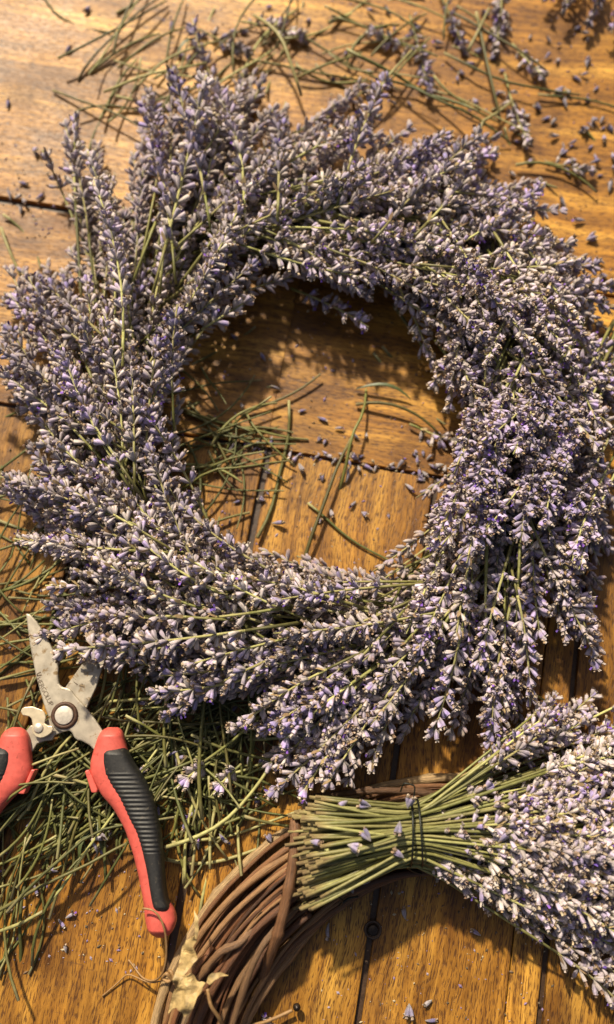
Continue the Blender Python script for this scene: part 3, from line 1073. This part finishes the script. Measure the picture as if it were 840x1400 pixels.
def loft_rows(name, rows, mat, parent, zc, hz, ex=2.6, n=22, ridge=None, step=4.0, conv=None, edge_pow=0.5):
    """handle body: each row (y, left, right) is a rounded section; rows are refined by interpolation"""
    ys = np.array([r[0] for r in rows], float)
    ls = np.array([r[1] for r in rows], float)
    rs = np.array([r[2] for r in rows], float)
    yy = np.arange(ys[0], ys[-1] + 0.01, step)
    # light smoothing of the outline
    l, r = np.interp(yy, ys, ls), np.interp(yy, ys, rs)
    for _ in range(6):
        l[1:-1] = (l[:-2] + 2 * l[1:-1] + l[2:]) / 4
        r[1:-1] = (r[:-2] + 2 * r[1:-1] + r[2:]) / 4
    V_, m = [], len(yy)
    for i in range(m):
        e = min(i, m - 1 - i) * step
        endf = min(1.0, (e / 38.0) ** edge_pow) if e < 38 else 1.0
        h = hz * max(0.22, endf)
        if ridge:
            h = h + ridge(yy[i])
        for j in range(n):
            a = j / n * 2 * math.pi
            ca, sa = math.cos(a), math.sin(a)
            x = math.copysign(abs(ca) ** (2 / ex), ca)
            z = math.copysign(abs(sa) ** (2 / ex), sa)
            px, py = conv((l[i] + r[i]) / 2 + (r[i] - l[i]) / 2 * x, yy[i])
            p = W(px, py, zc)
            V_.append((p[0], p[1], zc + h * z))
    f = []
    for i in range(m - 1):
        for j in range(n):
            k = (j + 1) % n
            f.append((i * n + j, i * n + k, (i + 1) * n + k, (i + 1) * n + j))
    f.append(tuple(range(n))[::-1])
    f.append(tuple((m - 1) * n + j for j in range(n)))
    return link(name, simple_mesh(name, V_, f, mat), parent)


def c2(x, y):
    return x / 3.23, 980 + y / 3.23


HANDLE = [(46, 478, 522), (50, 466, 532), (60, 452, 541), (80, 440, 548), (100, 432, 552), (150, 416, 566), (200, 402, 588), (250, 402, 622), (300, 425, 650), (350, 455, 670), (400, 500, 686), (450, 530, 697), (500, 556, 707), (600, 590, 718), (700, 615, 725), (800, 634, 738), (850, 640, 772), (880, 642, 781), (900, 645, 782), (930, 652, 772), (950, 662, 762), (965, 676, 748), (975, 694, 728)]
GRIP = [(126, 478, 540), (130, 468, 553), (150, 459, 566), (200, 455, 592), (250, 462, 626), (300, 488, 654), (350, 522, 674), (400, 548, 690), (450, 572, 701), (500, 600, 711), (550, 618, 717), (600, 632, 722), (650, 645, 725), (700, 655, 729), (750, 663, 733), (800, 671, 742), (830, 678, 754), (850, 686, 753), (862, 696, 745), (872, 708, 730)]


def ridges(y):
    if 245 < y < 600:
        return 0.00022 * math.sin((y - 245) / 19.5 * 2 * math.pi)
    return 0.0


ha = loft_rows("handle", HANDLE, M_RED, shears, 0.0165, 0.0068, conv=c2)
loft_rows("grip", GRIP, M_BLACK, ha, 0.0175, 0.0072, ex=3.0, step=3.0, ridge=ridges, conv=c2, edge_pow=0.35)
plate("thumb_stop", [c2(x, y) for x, y in ((374, 240), (392, 232), (408, 262), (432, 322), (426, 336), (404, 336))], 0.021, 0.007, M_RED, ha, 0.0006)

# the other handle mirrors the first about the line through the pivot
HANDLE_L = [(46, 55, 92), (50, 42, 104), (60, 26, 116), (80, 12, 128), (100, 5, 134), (130, -4, 137), (180, -22, 141), (230, -55, 146), (260, -80, 142), (300, -120, 122), (340, -150, 78), (380, -175, 38), (420, -195, 4), (470, -210, -25), (520, -220, -46), (620, -232, -72), (720, -240, -98), (820, -258, -112), (860, -285, -115), (900, -300, -120), (940, -288, -135), (970, -262, -160)]
GRIP_L = [(124, 5, 44), (132, -12, 56), (160, -25, 64), (200, -45, 64), (240, -72, 54), (280, -104, 38), (330, -146, 4), (380, -180, -34), (430, -202, -64), (500, -222, -92), (600, -237, -118), (700, -244, -136), (780, -256, -146), (830, -268, -158), (860, -262, -180)]
hb = loft_rows("handle", HANDLE_L, M_RED, shears, 0.0155, 0.0066, conv=c2)
loft_rows("grip", GRIP_L, M_BLACK, hb, 0.0165, 0.0070, ex=3.0, step=3.0, ridge=ridges, conv=c2, edge_pow=0.35)
plate("thumb_stop", [c2(x, y) for x, y in ((138, 232), (156, 234), (128, 292), (106, 342), (78, 340), (110, 296))], 0.020, 0.007, M_RED, hb, 0.0006)

# ------------------------------------------------------------------ loose cut stems
STEMS, STEM_LEN, STEM_TONE = [], [], []
for i in range(24):
    L = 0.022 + 0.085 * (i % 12) / 11
    n = 9
    z = np.linspace(-L / 2, L / 2, n)
    b1, b2 = RNG.normal(0, 0.07, 2)
    pts = np.stack([b1 * L * (1 - (2 * z / L) ** 2), b2 * L * 0.4 * (1 - (2 * z / L) ** 2) + 0.0005 * np.sin(z * 130 + i) + (0.25 * np.abs(z - L * RNG.uniform(-.3, .3)) * (RNG.random() < .35)), z], 1)
    r0 = RNG.uniform(0.00048, 0.00085)
    v, f = tube(pts, np.linspace(r0 * 1.12, r0 * 0.8, n), 6)
    c_ = (np.array((0.112, 0.103, 0.026)), np.array((0.145, 0.138, 0.038)), np.array((0.30, 0.275, 0.105)), np.array((0.085, 0.090, 0.024)))[i * 7 % 4] * RNG.uniform(0.75, 1.2)
    cols = np.tile(c_, (len(v), 1))
    cols[:6] = (0.33, 0.29, 0.14)
    cols[-8:] = (0.33, 0.29, 0.14)
    mb = MB()
    mb.add(v, f, cols)
    STEMS.append(mb.mesh("cut_stem", M_STEM))
    STEM_LEN.append(L)
    STEM_TONE.append(("olive", "green", "straw", "dark")[i * 7 % 4])


def stem_at(px, py, ang, Lpx, z, tilt, scale=1.0, tones=None):
    """matrix and variant of a cut stem centred on a pixel, pointing at the picture angle ang"""
    L = Lpx / 2.45 / 1000
    k = min([i for i in range(24) if not tones or STEM_TONE[i] in tones], key=lambda i: abs(STEM_LEN[i] - L) + random.random() * 0.012)
    p = W(px, py, z)
    d = np.array((math.cos(R(ang)), math.sin(R(ang)), math.tan(R(tilt))))
    half = STEM_LEN[k] / 2 * abs(math.sin(R(tilt)))
    p[2] = max(p[2], half + 0.0012)
    return k, aim(p, d, random.random() * 6.28, scale)


def cut_stem(px, py, ang, Lpx, z, tilt=0.0, label=None, group=None, tones=None, scale=1.0):
    k, M = stem_at(px, py, ang, Lpx, z, tilt, (scale, scale, 1.0), tones)
    o = link("cut_stem", STEMS[k])
    o.matrix_world = M
    return tag(o, label, "cut stem", group)


MARKS = {
    "left": ("in the scatter left of the wreath", "cut stems left of the wreath", [("near the left table edge", 5, 760), ("beside the long blade", 25, 900), ("under the wreath's lowest left sprigs", 110, 880), ("below the wreath's left side", 90, 700), ("above the long blade's tip", 45, 800)]),
    "mid": ("in the heap right of the shears", "cut stems heaped right of the shears", [("beside the short blade", 160, 960), ("next to the red handle's top", 180, 1020), ("beside the ridged grip", 215, 1100), ("under the wreath's bottom tips", 330, 1000), ("under the sprig hanging lowest", 350, 1080), ("amid the heap's dry flower heads", 270, 1060), ("at the heap's right end", 345, 1040), ("right of the grip\'s broad end", 230, 1050), ("above the vine ring", 300, 1130)]),
    "low": ("in the heap under the shears", "cut stems under the shears", [("between the shears' two handles", 85, 1040), ("straight below the pivot bolt", 80, 1085), ("left of the handle's middle", 120, 1150), ("beside the left handle", 30, 1080), ("below the thumb stop", 130, 1110), ("beside the red handle's curve", 160, 1170), ("at the heap's lower fringe", 60, 1180), ("at the left edge", -10, 1150)]),
    "hole": ("in the tuft inside the wreath", "cut stems inside the wreath", [("against the wreath's inner left side", 260, 600), ("at the tuft's upper end", 320, 545), ("at the tuft's right end", 365, 600), ("at the tuft's bottom", 310, 655)]),
    "top": ("above the wreath", "cut stems strewn above the wreath", [("beside the upper left peak", 170, 150), ("at the photo's top edge", 220, 10), ("in the crossing clump", 220, 90), ("behind the wreath's top peaks", 300, 90), ("left of the long pale stem", 340, 40), ("right of the long pale stem", 430, 70), ("behind the topmost peak", 520, 70), ("right of the topmost peak", 590, 130), ("beside the thick straw stem", 650, 60), ("beside the wreath's upper right peak", 680, 150)]),
}
NAMED = []


def near(marks, x, y):
    return min(marks, key=lambda m: (m[1] - x) ** 2 + (m[2] - y) ** 2)[0]


def region(key, n, box, angf, lens, zmax):
    for _ in range(n):
        for _try in range(30):
            x, y = random.uniform(box[0], box[2]), random.uniform(box[1], box[3])
            if random.random() < 0.5:
                x, y = random.gauss((box[0] + box[2]) / 2, (box[2] - box[0]) * .36), random.gauss((box[1] + box[3]) / 2, (box[3] - box[1]) * .36)
            if box[4](x, y):
                break
        z = 0.0012 + random.random() ** 1.3 * zmax
        a, L = angf(x, y), random.uniform(*lens)
        if 0 < x < 190 and 830 < y < 1030:      # nothing lies over the blades
            z = min(z, 0.004)
        o = cut_stem(x, y, a, L, z, random.gauss(0, 3.0), None, MARKS[key][1], ("green", "straw", "straw", "olive") if key == "top" else ("dark", "olive", "green") if key == "hole" else None)
        a = (a + 90) % 180 - 90
        lean = "level" if abs(a) < 15 else "upright" if abs(a) > 72 else "right leaning" if a > 0 else "left leaning"
        mid_ = (lens[0] + lens[1]) / 2
        tone_ = STEM_TONE[[m.name for m in STEMS].index(o.data.name)]
        size = "short" if L < mid_ * 0.8 else "long" if L > mid_ * 1.2 else "middling"
        depth = "buried" if z < 0.0012 + zmax * 0.22 else "topmost" if z > 0.0012 + zmax * 0.7 else "half covered"
        NAMED.append((o, f"{depth} {size} {lean} {tone_} stem {near(MARKS[key][2], x, y)}", y))


def mixa(*opts):
    return lambda x, y: random.gauss(*random.choice(opts))


always = lambda x, y: True
region("left", 28, (-20, 640, 130, 960, always), mixa((8, 10), (45, 14), (75, 10), (-10, 10)), (110, 230), 0.007)
region("mid", 52, (160, 930, 350, 1110, lambda x, y: y > 930 + (x - 180) * 0.1), mixa((2, 8), (-8, 6), (55, 14), (-50, 14), (88, 8)), (100, 230), 0.012)
region("mid", 20, (230, 1050, 330, 1160, always), mixa((40, 14), (80, 12), (-60, 12)), (80, 170), 0.008)
region("low", 60, (-10, 1010, 200, 1185, lambda x, y: y < 1195 - x * 0.25), mixa((35, 9), (55, 10), (75, 10), (28, 6)), (110, 240), 0.011)
region("low", 9, (-5, 1150, 60, 1270, always), mixa((80, 8), (60, 8)), (110, 200), 0.004)
region("hole", 24, (250, 525, 370, 670, always), mixa((5, 12), (24, 14), (-12, 10), (70, 14), (-55, 14)), (80, 190), 0.006)
region("top", 24, (135, 10, 270, 180, always), mixa((60, 10), (70, 8), (40, 10), (-20, 12)), (110, 230), 0.008)
region("top", 22, (440, 10, 700, 165, lambda x, y: y < 150 + (x - 440) * 0.1), mixa((-22, 8), (-35, 10), (50, 12), (15, 10)), (80, 220), 0.007)
region("top", 14, (270, 20, 470, 120, always), mixa((75, 12), (-15, 12), (30, 12)), (90, 210), 0.008)

RANK = {2: ("upper", "lower"), 3: ("upper", "middle", "lower"), 4: ("uppermost", "second highest", "second lowest", "lowest"), 5: ("uppermost", "second highest", "middle", "second lowest", "lowest")}
for _n in range(6, 10):
    RANK[_n] = ("uppermost",) + tuple(f"{w} highest" for w in ("second", "third", "fourth", "fifth", "sixth", "seventh", "eighth"))[:_n - 2] + ("lowest",)


def settle_labels(items):
    """alike labels get the order down the picture where it can be told"""
    by = {}
    for o, lab, y in items:
        by.setdefault(lab, []).append((y, o))
    for lab, lst in by.items():
        lst.sort(key=lambda t: t[0])
        for (y, o), r_ in zip(lst, RANK.get(len(lst), ("",) * len(lst))):
            o["label"] = (r_ + " " + lab).strip()


settle_labels(NAMED)

# stems one can point at
ONE = [
    (380, 75, -64, 200, 0.012, "long pale cut stem slanting down towards the wreath's top between two flower peaks"),
    (462, 590, 76, 190, 0.004, "thin cut stem running up from the wreath's bottom inner edge, right of another"),
    (446, 690, 70, 200, 0.003, "thin cut stem lying across the board joint inside the wreath"),
    (375, 640, 78, 210, 0.004, "upright cut stem in the middle of the clippings inside the wreath"),
    (480, 730, -36, 140, 0.002, "dark cut stem on the lower boards inside the wreath, slanting to the right"),
    (560, 530, -48, 120, 0.003, "short dark stem inside the wreath near its upper right edge"),
    (585, 505, -30, 130, 0.003, "dark green stem slanting into the right inner edge of the wreath"),
    (545, 575, -22, 150, 0.002, "long low stem towards the right inner edge of the wreath"),
    (655, 40, 65, 120, 0.010, "thick pale straw stem near the top edge of the table"),
    (672, 150, 58, 110, 0.012, "pale stem end pointing at the upper right flower peak of the wreath"),
    (540, 95, 52, 110, 0.014, "pale cut stem rising behind the wreath's topmost peak"),
    (515, 10, 22, 200, 0.004, "long pale stem along the top edge of the table"),
    (668, 90, -82, 200, 0.006, "long upright stem in the clippings at the upper right"),
    (700, 100, -20, 230, 0.004, "long dark stem crossing the upper right of the table"),
    (800, 140, -12, 150, 0.003, "dark stem reaching the right edge of the table"),
    (560, 130, -28, 200, 0.005, "dark green stem right behind the wreath's topmost peak"),
    (610, 150, -30, 190, 0.004, "dark green stem beside its twin behind the wreath's upper right peak"),
    (510, 60, 40, 90, 0.003, "small curled stem above the wreath's topmost peak"),
    (725, 215, -55, 130, 0.004, "stem hooked beside the fallen flower head at upper right"),
    (760, 245, -22, 120, 0.004, "green stem under the fallen flower head at upper right"),
    (830, 210, -55, 90, 0.003, "stem leaving the table at its right edge"),
    (300, 1100, 38, 190, 0.014, "long straw coloured stem across the heap right of the shears' grip"),
    (283, 1015, 88, 170, 0.014, "upright olive stem in front of the heap below the wreath"),
    (60, 1215, 27, 250, 0.008, "long green stem slanting over the lowest clippings below the shears"),
    (100, 1150, 28, 230, 0.012, "long green stem lying across the clippings beside the red handle"),
    (85, 1240, 65, 150, 0.003, "dark flattened stem on bare wood below the clippings"),
    (12, 1265, 88, 190, 0.003, "dark stem at the table's lower left corner"),
    (15, 1258, 30, 70, 0.004, "short pale stem with a light end at lower left"),
    (285, 1158, 5, 130, 0.003, "thin straw stem on the wood between grip and vine ring"),
    (300, 1130, -80, 100, 0.003, "pale bent stem on the wood above the vine ring"),
    (15, 345, -66, 120, 0.004, "pale green stem by the table edge left of the wreath"),
    (30, 330, -55, 110, 0.003, "green stem next to the left edge of the wreath"),
    (40, 610, 42, 140, 0.006, "dark stem sticking out of the wreath's left side"),
    (735, 920, -48, 130, 0.006, "thin dark stem hanging from the wreath towards the tied bunch"),
]
for (x, y, a, L, z, lab) in ONE:
    cut_stem(x, y, a, L, z, 0, lab, None, ("dark",) if "dark" in lab else ("straw",) if "pale" in lab or "straw" in lab else ("green", "olive"), 1.5 if "thick" in lab or "pale" in lab else 1.25)

low = MB()                                         # the rest of the heaps, underneath
for (n, box) in ((130, (150, 920, 350, 1110)), (90, (-10, 1000, 190, 1130)), (16, (250, 560, 350, 670)), (34, (-10, 650, 130, 900))):
    for _ in range(n):
        k, M = stem_at(random.uniform(box[0], box[2]), random.uniform(box[1], box[3]), random.gauss(30, 45), random.uniform(60, 170), 0.0013 + random.random() ** 2 * 0.006, 0)
        me = STEMS[k]
        v = np.array([tuple(M @ q.co) for q in me.vertices])
        low.add(v, [tuple(p.vertices) for p in me.polygons], np.array((0.095, 0.092, 0.028)) * random.uniform(.7, 1.2))
lo = link("fine_clippings", low.mesh("fine_clippings", M_STEM))
tag(lo, "fine dark green clippings lying flat on the wood under the cut stems", "clippings", kind="stuff")

# narrow leaves
LEAFM = mat_flat("green_leaf", (0.075, 0.095, 0.030), 0.5, 0, 300, 0.35)


def lav_leaf(px, py, ang, Lpx, z, label):
    L = Lpx / 2450.0
    n = 9
    V_, f = [], []
    for i in range(n):
        t = i / (n - 1)
        w = 0.0011 * math.sin(math.pi * (0.06 + 0.92 * t)) ** 0.6
        y = 0.20 * L * math.sin(t * 2.6)
        zz = 0.004 * math.sin(t * math.pi)
        V_ += [(t * L, y - w, zz + 0.0008), (t * L, y, zz), (t * L, y + w, zz + 0.0008), (t * L, y, zz - 0.0004)]
    for i in range(n - 1):
        for j in range(4):
            k = (j + 1) % 4
            f.append((i * 4 + j, i * 4 + k, i * 4 + 4 + k, i * 4 + 4 + j))
    o = link("lavender_leaf", simple_mesh("lavender_leaf", V_, f, LEAFM))
    o.location = V3(px, py, z)
    o.rotation_euler = (random.gauss(0, .3), 0, R(ang))
    return tag(o, label, "leaf")


lav_leaf(487, 532, -18, 80, 0.002, "narrow dark green leaf inside the wreath, pointing at the right edge")
lav_leaf(490, 62, 25, 60, 0.003, "dark curved leaf above the wreath's topmost peak")
lav_leaf(240, 85, 40, 60, 0.004, "narrow leaf in the clippings at upper left")
lav_leaf(150, 1180, 100, 60, 0.003, "forked dark leaf below the clippings by the red handle")
lav_leaf(112, 1185, 65, 50, 0.003, "short dark leaf on the wood left of the red handle")

# ------------------------------------------------------------------ loose sprigs and fallen buds
LOOSE = [
    (590, 130, 560, 20, 0.006, "loose lavender sprig lying upright above the wreath's right peak"),
    (500, 45, 575, 70, 0.006, "loose lavender sprig lying flat above the wreath's topmost peak"),
    (255, 30, 300, 130, 0.008, "loose lavender sprig in the clippings above the wreath's upper left"),
    (420, 45, 330, 30, 0.006, "loose dry sprig at the top edge above the wreath's dip"),
    (345, 75, 270, 40, 0.006, "loose sprig lying left of the long pale stem"),
    (680, 70, 690, -40, 0.006, "loose sprig at the top edge right of the thick straw stem"),
    (640, 70, 600, -10, 0.006, "small loose sprig behind the crossed stems at upper right"),
    (745, 110, 700, 60, 0.004, "round dried flower head on bare wood at upper right"),
    (815, 235, 745, 222, 0.005, "fallen flower head right of the wreath's upper right peak"),
    (715, 200, 690, 100, 0.006, "dark loose sprig beside the wreath's upper right peak"),
    (285, 1085, 330, 1045, 0.014, "pale dry flower head in the heap right of the grip"),
    (235, 1075, 290, 1040, 0.014, "small dry flower head near the top of the grip"),
    (640, 615, 560, 580, 0.004, "dry sprig in the shade at the wreath's right inner edge"),
    (372, 1398, 350, 1440, 0.006, "violet flower head at the bottom edge beside the vine ring"),
    (740, 1, 800, -60, 0.01, "far blurred sprig at the top right corner, leftmost of the bunch"),
    (800, 28, 850, -60, 0.012, "far blurred sprig reaching lowest at the top right corner"),
    (838, 40, 900, -50, 0.012, "far blurred sprig at the very corner of the table"),
    (770, 20, 820, -70, 0.010, "far blurred sprig at the top right corner, in the middle"),
]
for i, (tx, ty, bx, by, z, lab) in enumerate(LOOSE):
    T, B = W(tx, ty, z), W(bx, by, max(0.003, z - .003))
    D = T - B
    L = float(np.linalg.norm(D))
    fr = min(0.75, 0.06 / L) if L > 0.04 else 0.8
    S = T - D * fr
    o = sprig("loose_sprig", bez(B, (B + S) / 2 + np.array((0, 0, .001)), S, 6), T, None, i % 2 == 0)
    tag(o, lab, "lavender sprig")

BUDS, BUD_VIO = [], []
for i in range(10):
    rng = np.random.default_rng(900 + i)
    mb = MB()
    vio = rng.random()
    BUD_VIO.append(vio)
    tint = np.array((0.40, 0.36, 0.38)) * (1 - vio) + np.array((0.26, 0.22, 0.44)) * vio
    for _ in range(1 if i < 7 else 3):
        L = rng.uniform(0.0044, 0.006)
        d = np.array((1.0, rng.normal(0, .35), rng.normal(.12, .2)))
        calyx(mb, np.array((-L / 2, 0, 0.0011)), d, L, rng.uniform(0.0009, 0.0012), True, tint * rng.uniform(.7, 1.1), TIPS[i % 4], rng, i == 4)
    BUDS.append(mb.mesh("lavender_bud", M_FLOWER))


BUDN = []
BUDG = {
    "tr": ("right of the wreath's top", "fallen buds at upper right", [("near the table's right edge", 820, 200), ("by the fallen flower head", 770, 235), ("under the dark crossing stem", 740, 140), ("by the round dried flower head", 745, 90), ("below the far corner sprigs", 800, 60), ("in the row down the wood", 790, 350), ("next to the wreath's right peak", 760, 290)]),
    "tl": ("left of the wreath's top", "fallen buds at upper left", [("by the long board seam", 20, 272), ("high on the bare board", 110, 30), ("beside the lone sprig", 45, 220), ("at the left edge", 5, 150)]),
    "hole": ("inside the wreath", "fallen buds inside the wreath", [("on the dark board seam", 470, 620), ("beside the clippings", 370, 580), ("below the wreath's upper inner edge", 400, 450), ("by the wreath's right inner edge", 590, 630), ("on the lower boards' middle", 440, 690), ("between two upright stems", 460, 660), ("on the lower right board", 570, 700), ("at the wreath's bottom inner edge", 400, 735), ("amid the dried flower heads", 480, 590)]),
    "low": ("below the wreath", "fallen buds below the wreath", [("on wood below the clippings", 85, 1260), ("in the heap beside the grip", 210, 1080), ("in the heap under the bottom tips", 330, 1010), ("beside the short blade", 160, 970), ("on the board below the bunch", 570, 1350), ("beside the screw hole", 470, 1265), ("near the left handle", 40, 1140), ("on clippings above the vine ring", 300, 1130)]),
    "top": ("above the wreath", "fallen buds above the wreath", [("beside the crossed pale stems", 660, 90), ("behind the topmost peak", 530, 60), ("in the dip between two peaks", 440, 130), ("at the top edge", 400, 5), ("in the clump of stems", 250, 80), ("right of the long pale stem", 470, 60), ("by the loose sprigs", 600, 60), ("left of the long pale stem", 330, 60)]),
}


def bud(px, py, where, group, marks, s=1.0):
    k = random.randrange(10)
    o = link("lavender_bud", BUDS[k])
    o.location = V3(px, py, 0.0003)
    o.rotation_euler = (0, 0, random.random() * 6.28)
    o.scale = (s, s, s)
    look = "cluster of fallen buds" if k >= 7 else "fallen violet bud" if BUD_VIO[k] > 0.55 else "fallen grey bud"
    size = "large" if s > 0.95 else "small" if s > 0.7 else "tiny"
    BUDN.append((o, f"{size} {look} {near(marks, px, py)}", py))
    return tag(o, "fallen lavender bud", "flower bud", group)


for (x, y) in ((767, 282), (793, 305), (806, 327), (773, 362), (806, 358), (823, 358), (804, 377), (785, 370), (825, 380), (830, 258), (745, 166), (756, 170), (742, 325), (826, 190), (760, 190), (800, 180), (720, 160), (735, 150), (790, 110), (770, 145), (815, 120), (800, 90), (680, 130), (650, 140)):
    bud(x, y, *BUDG["tr"], random.uniform(.8, 1.15))
for _ in range(42):
    bud(random.uniform(690, 840), random.uniform(40, 240), *BUDG["tr"], random.uniform(.6, 1.05))
for (x, y) in ((50, 207), (31, 252), (31, 290), (93, 70), (122, 14), (12, 145), (26, 272), (36, 275), (55, 271), (18, 270)):
    bud(x, y, *BUDG["tl"])
for (x, y) in ((380, 530), (363, 490), (415, 560), (438, 575), (462, 585), (487, 600), (500, 595), (395, 620), (345, 610), (410, 640), (440, 655), (478, 655), (505, 640), (545, 635), (590, 640), (560, 665), (455, 700), (380, 715), (330, 555), (430, 420), (320, 460), (610, 700), (485, 690), (585, 625), (600, 636), (570, 628)):
    bud(x, y, *BUDG["hole"], random.uniform(.7, 1.2))
for _ in range(26):
    bud(random.uniform(300, 610), random.uniform(590, 740), *BUDG["hole"], random.uniform(.4, .8))
for (x, y) in ((47, 1215), (10, 1240), (95, 1250), (82, 1262), (92, 1297), (45, 1125), (210, 1190), (550, 1250), (445, 1268), (585, 1368), (560, 1380), (140, 1165), (75, 1190), (588, 1395), (650, 1275)):
    bud(x, y, *BUDG["low"], random.uniform(.7, 1.1))
for _ in range(40):
    bud(random.uniform(130, 380), random.uniform(960, 1160), *BUDG["low"], random.uniform(.7, 1.1)).location.z += random.random() * 0.008
for _ in range(46):
    bud(random.uniform(220, 690), random.uniform(0, 150), *BUDG["top"], random.uniform(.7, 1.1))
settle_labels(BUDN)

# bits of flower caught among the cut stems of the bunch
for i, (x, y, z, lab) in enumerate(((432, 1150, .050, "grey bud caught at the left among the bunch's cut stem ends"), (482, 1158, .056, "pale bud lying in the middle of the bunch's cut stems"), (505, 1143, .057, "upper pale bud on the bunch's cut stems left of the wire"), (545, 1170, .050, "bud tucked under the tie wire's lower end"),
                                    (548, 1130, .055, "pale bud just left of the tie wire"), (500, 1098, .048, "bud on the upper side of the bunch left of the wire"), (470, 1100, .046, "bud on the upper left side of the bunch's cut stems"), (560, 1098, .050, "bud perched on the tie wire's upper end"), (500, 1205, .034, "bud on the lower side of the bunch's cut stems"), (480, 1215, .030, "lowest bud hanging at the bunch's lower side"))):
    o = link("lavender_bud", BUDS[7 + i % 3])
    o.location = V3(x, y, z - 0.0065)
    o.rotation_euler = (random.gauss(0, .3), random.gauss(0, .3), random.random() * 6.28)
    tag(o, lab, "flower bud", "bits of flower caught in the tied bunch")

# dust and crumbs of dry flower
cr = MB()
for (n, box) in ((420, (250, 420, 620, 770)), (380, (560, 0, 840, 400)), (260, (200, 0, 620, 170)), (220, (0, 1150, 260, 1330)), (200, (440, 1200, 760, 1400)), (120, (0, 180, 110, 330)), (160, (0, 600, 140, 900))):
    for _ in range(n):
        x, y = random.uniform(box[0], box[2]), random.uniform(box[1], box[3])
        if n == 420 and random.random() < 0.35:
            y = 616 + (x - 370) * 0.165 + random.gauss(0, 4)
        p = W(x, y, 0.0002)
        r_ = 0.00022 + 0.0006 * random.random() ** 2.5
        c_ = random.choice(((0.30, 0.26, 0.34), (0.16, 0.10, 0.06), (0.40, 0.33, 0.22), (0.22, 0.16, 0.30), (0.10, 0.07, 0.04)))
        an = random.random() * 6.28
        u_, w_ = np.array((math.cos(an), math.sin(an), 0)) * r_ * random.uniform(1, 2.2), np.array((-math.sin(an), math.cos(an), 0)) * r_
        cr.add([p + u_, p + w_, p - u_, p - w_, p + np.array((0, 0, r_ * 1.1))], [(0, 1, 4), (1, 2, 4), (2, 3, 4), (3, 0, 4)], np.array(c_))
co = link("flower_crumbs", cr.mesh("flower_crumbs", M_FLOWER, False))
tag(co, "fine crumbs and dust of dried lavender scattered over the table boards", "crumbs", kind="stuff")
for _ in range(16):
    x = random.uniform(330, 610)
    bud(x, 612 + (x - 370) * 0.165 + random.gauss(0, 5), *BUDG["hole"], random.uniform(.6, 1.0))
settle_labels(BUDN)
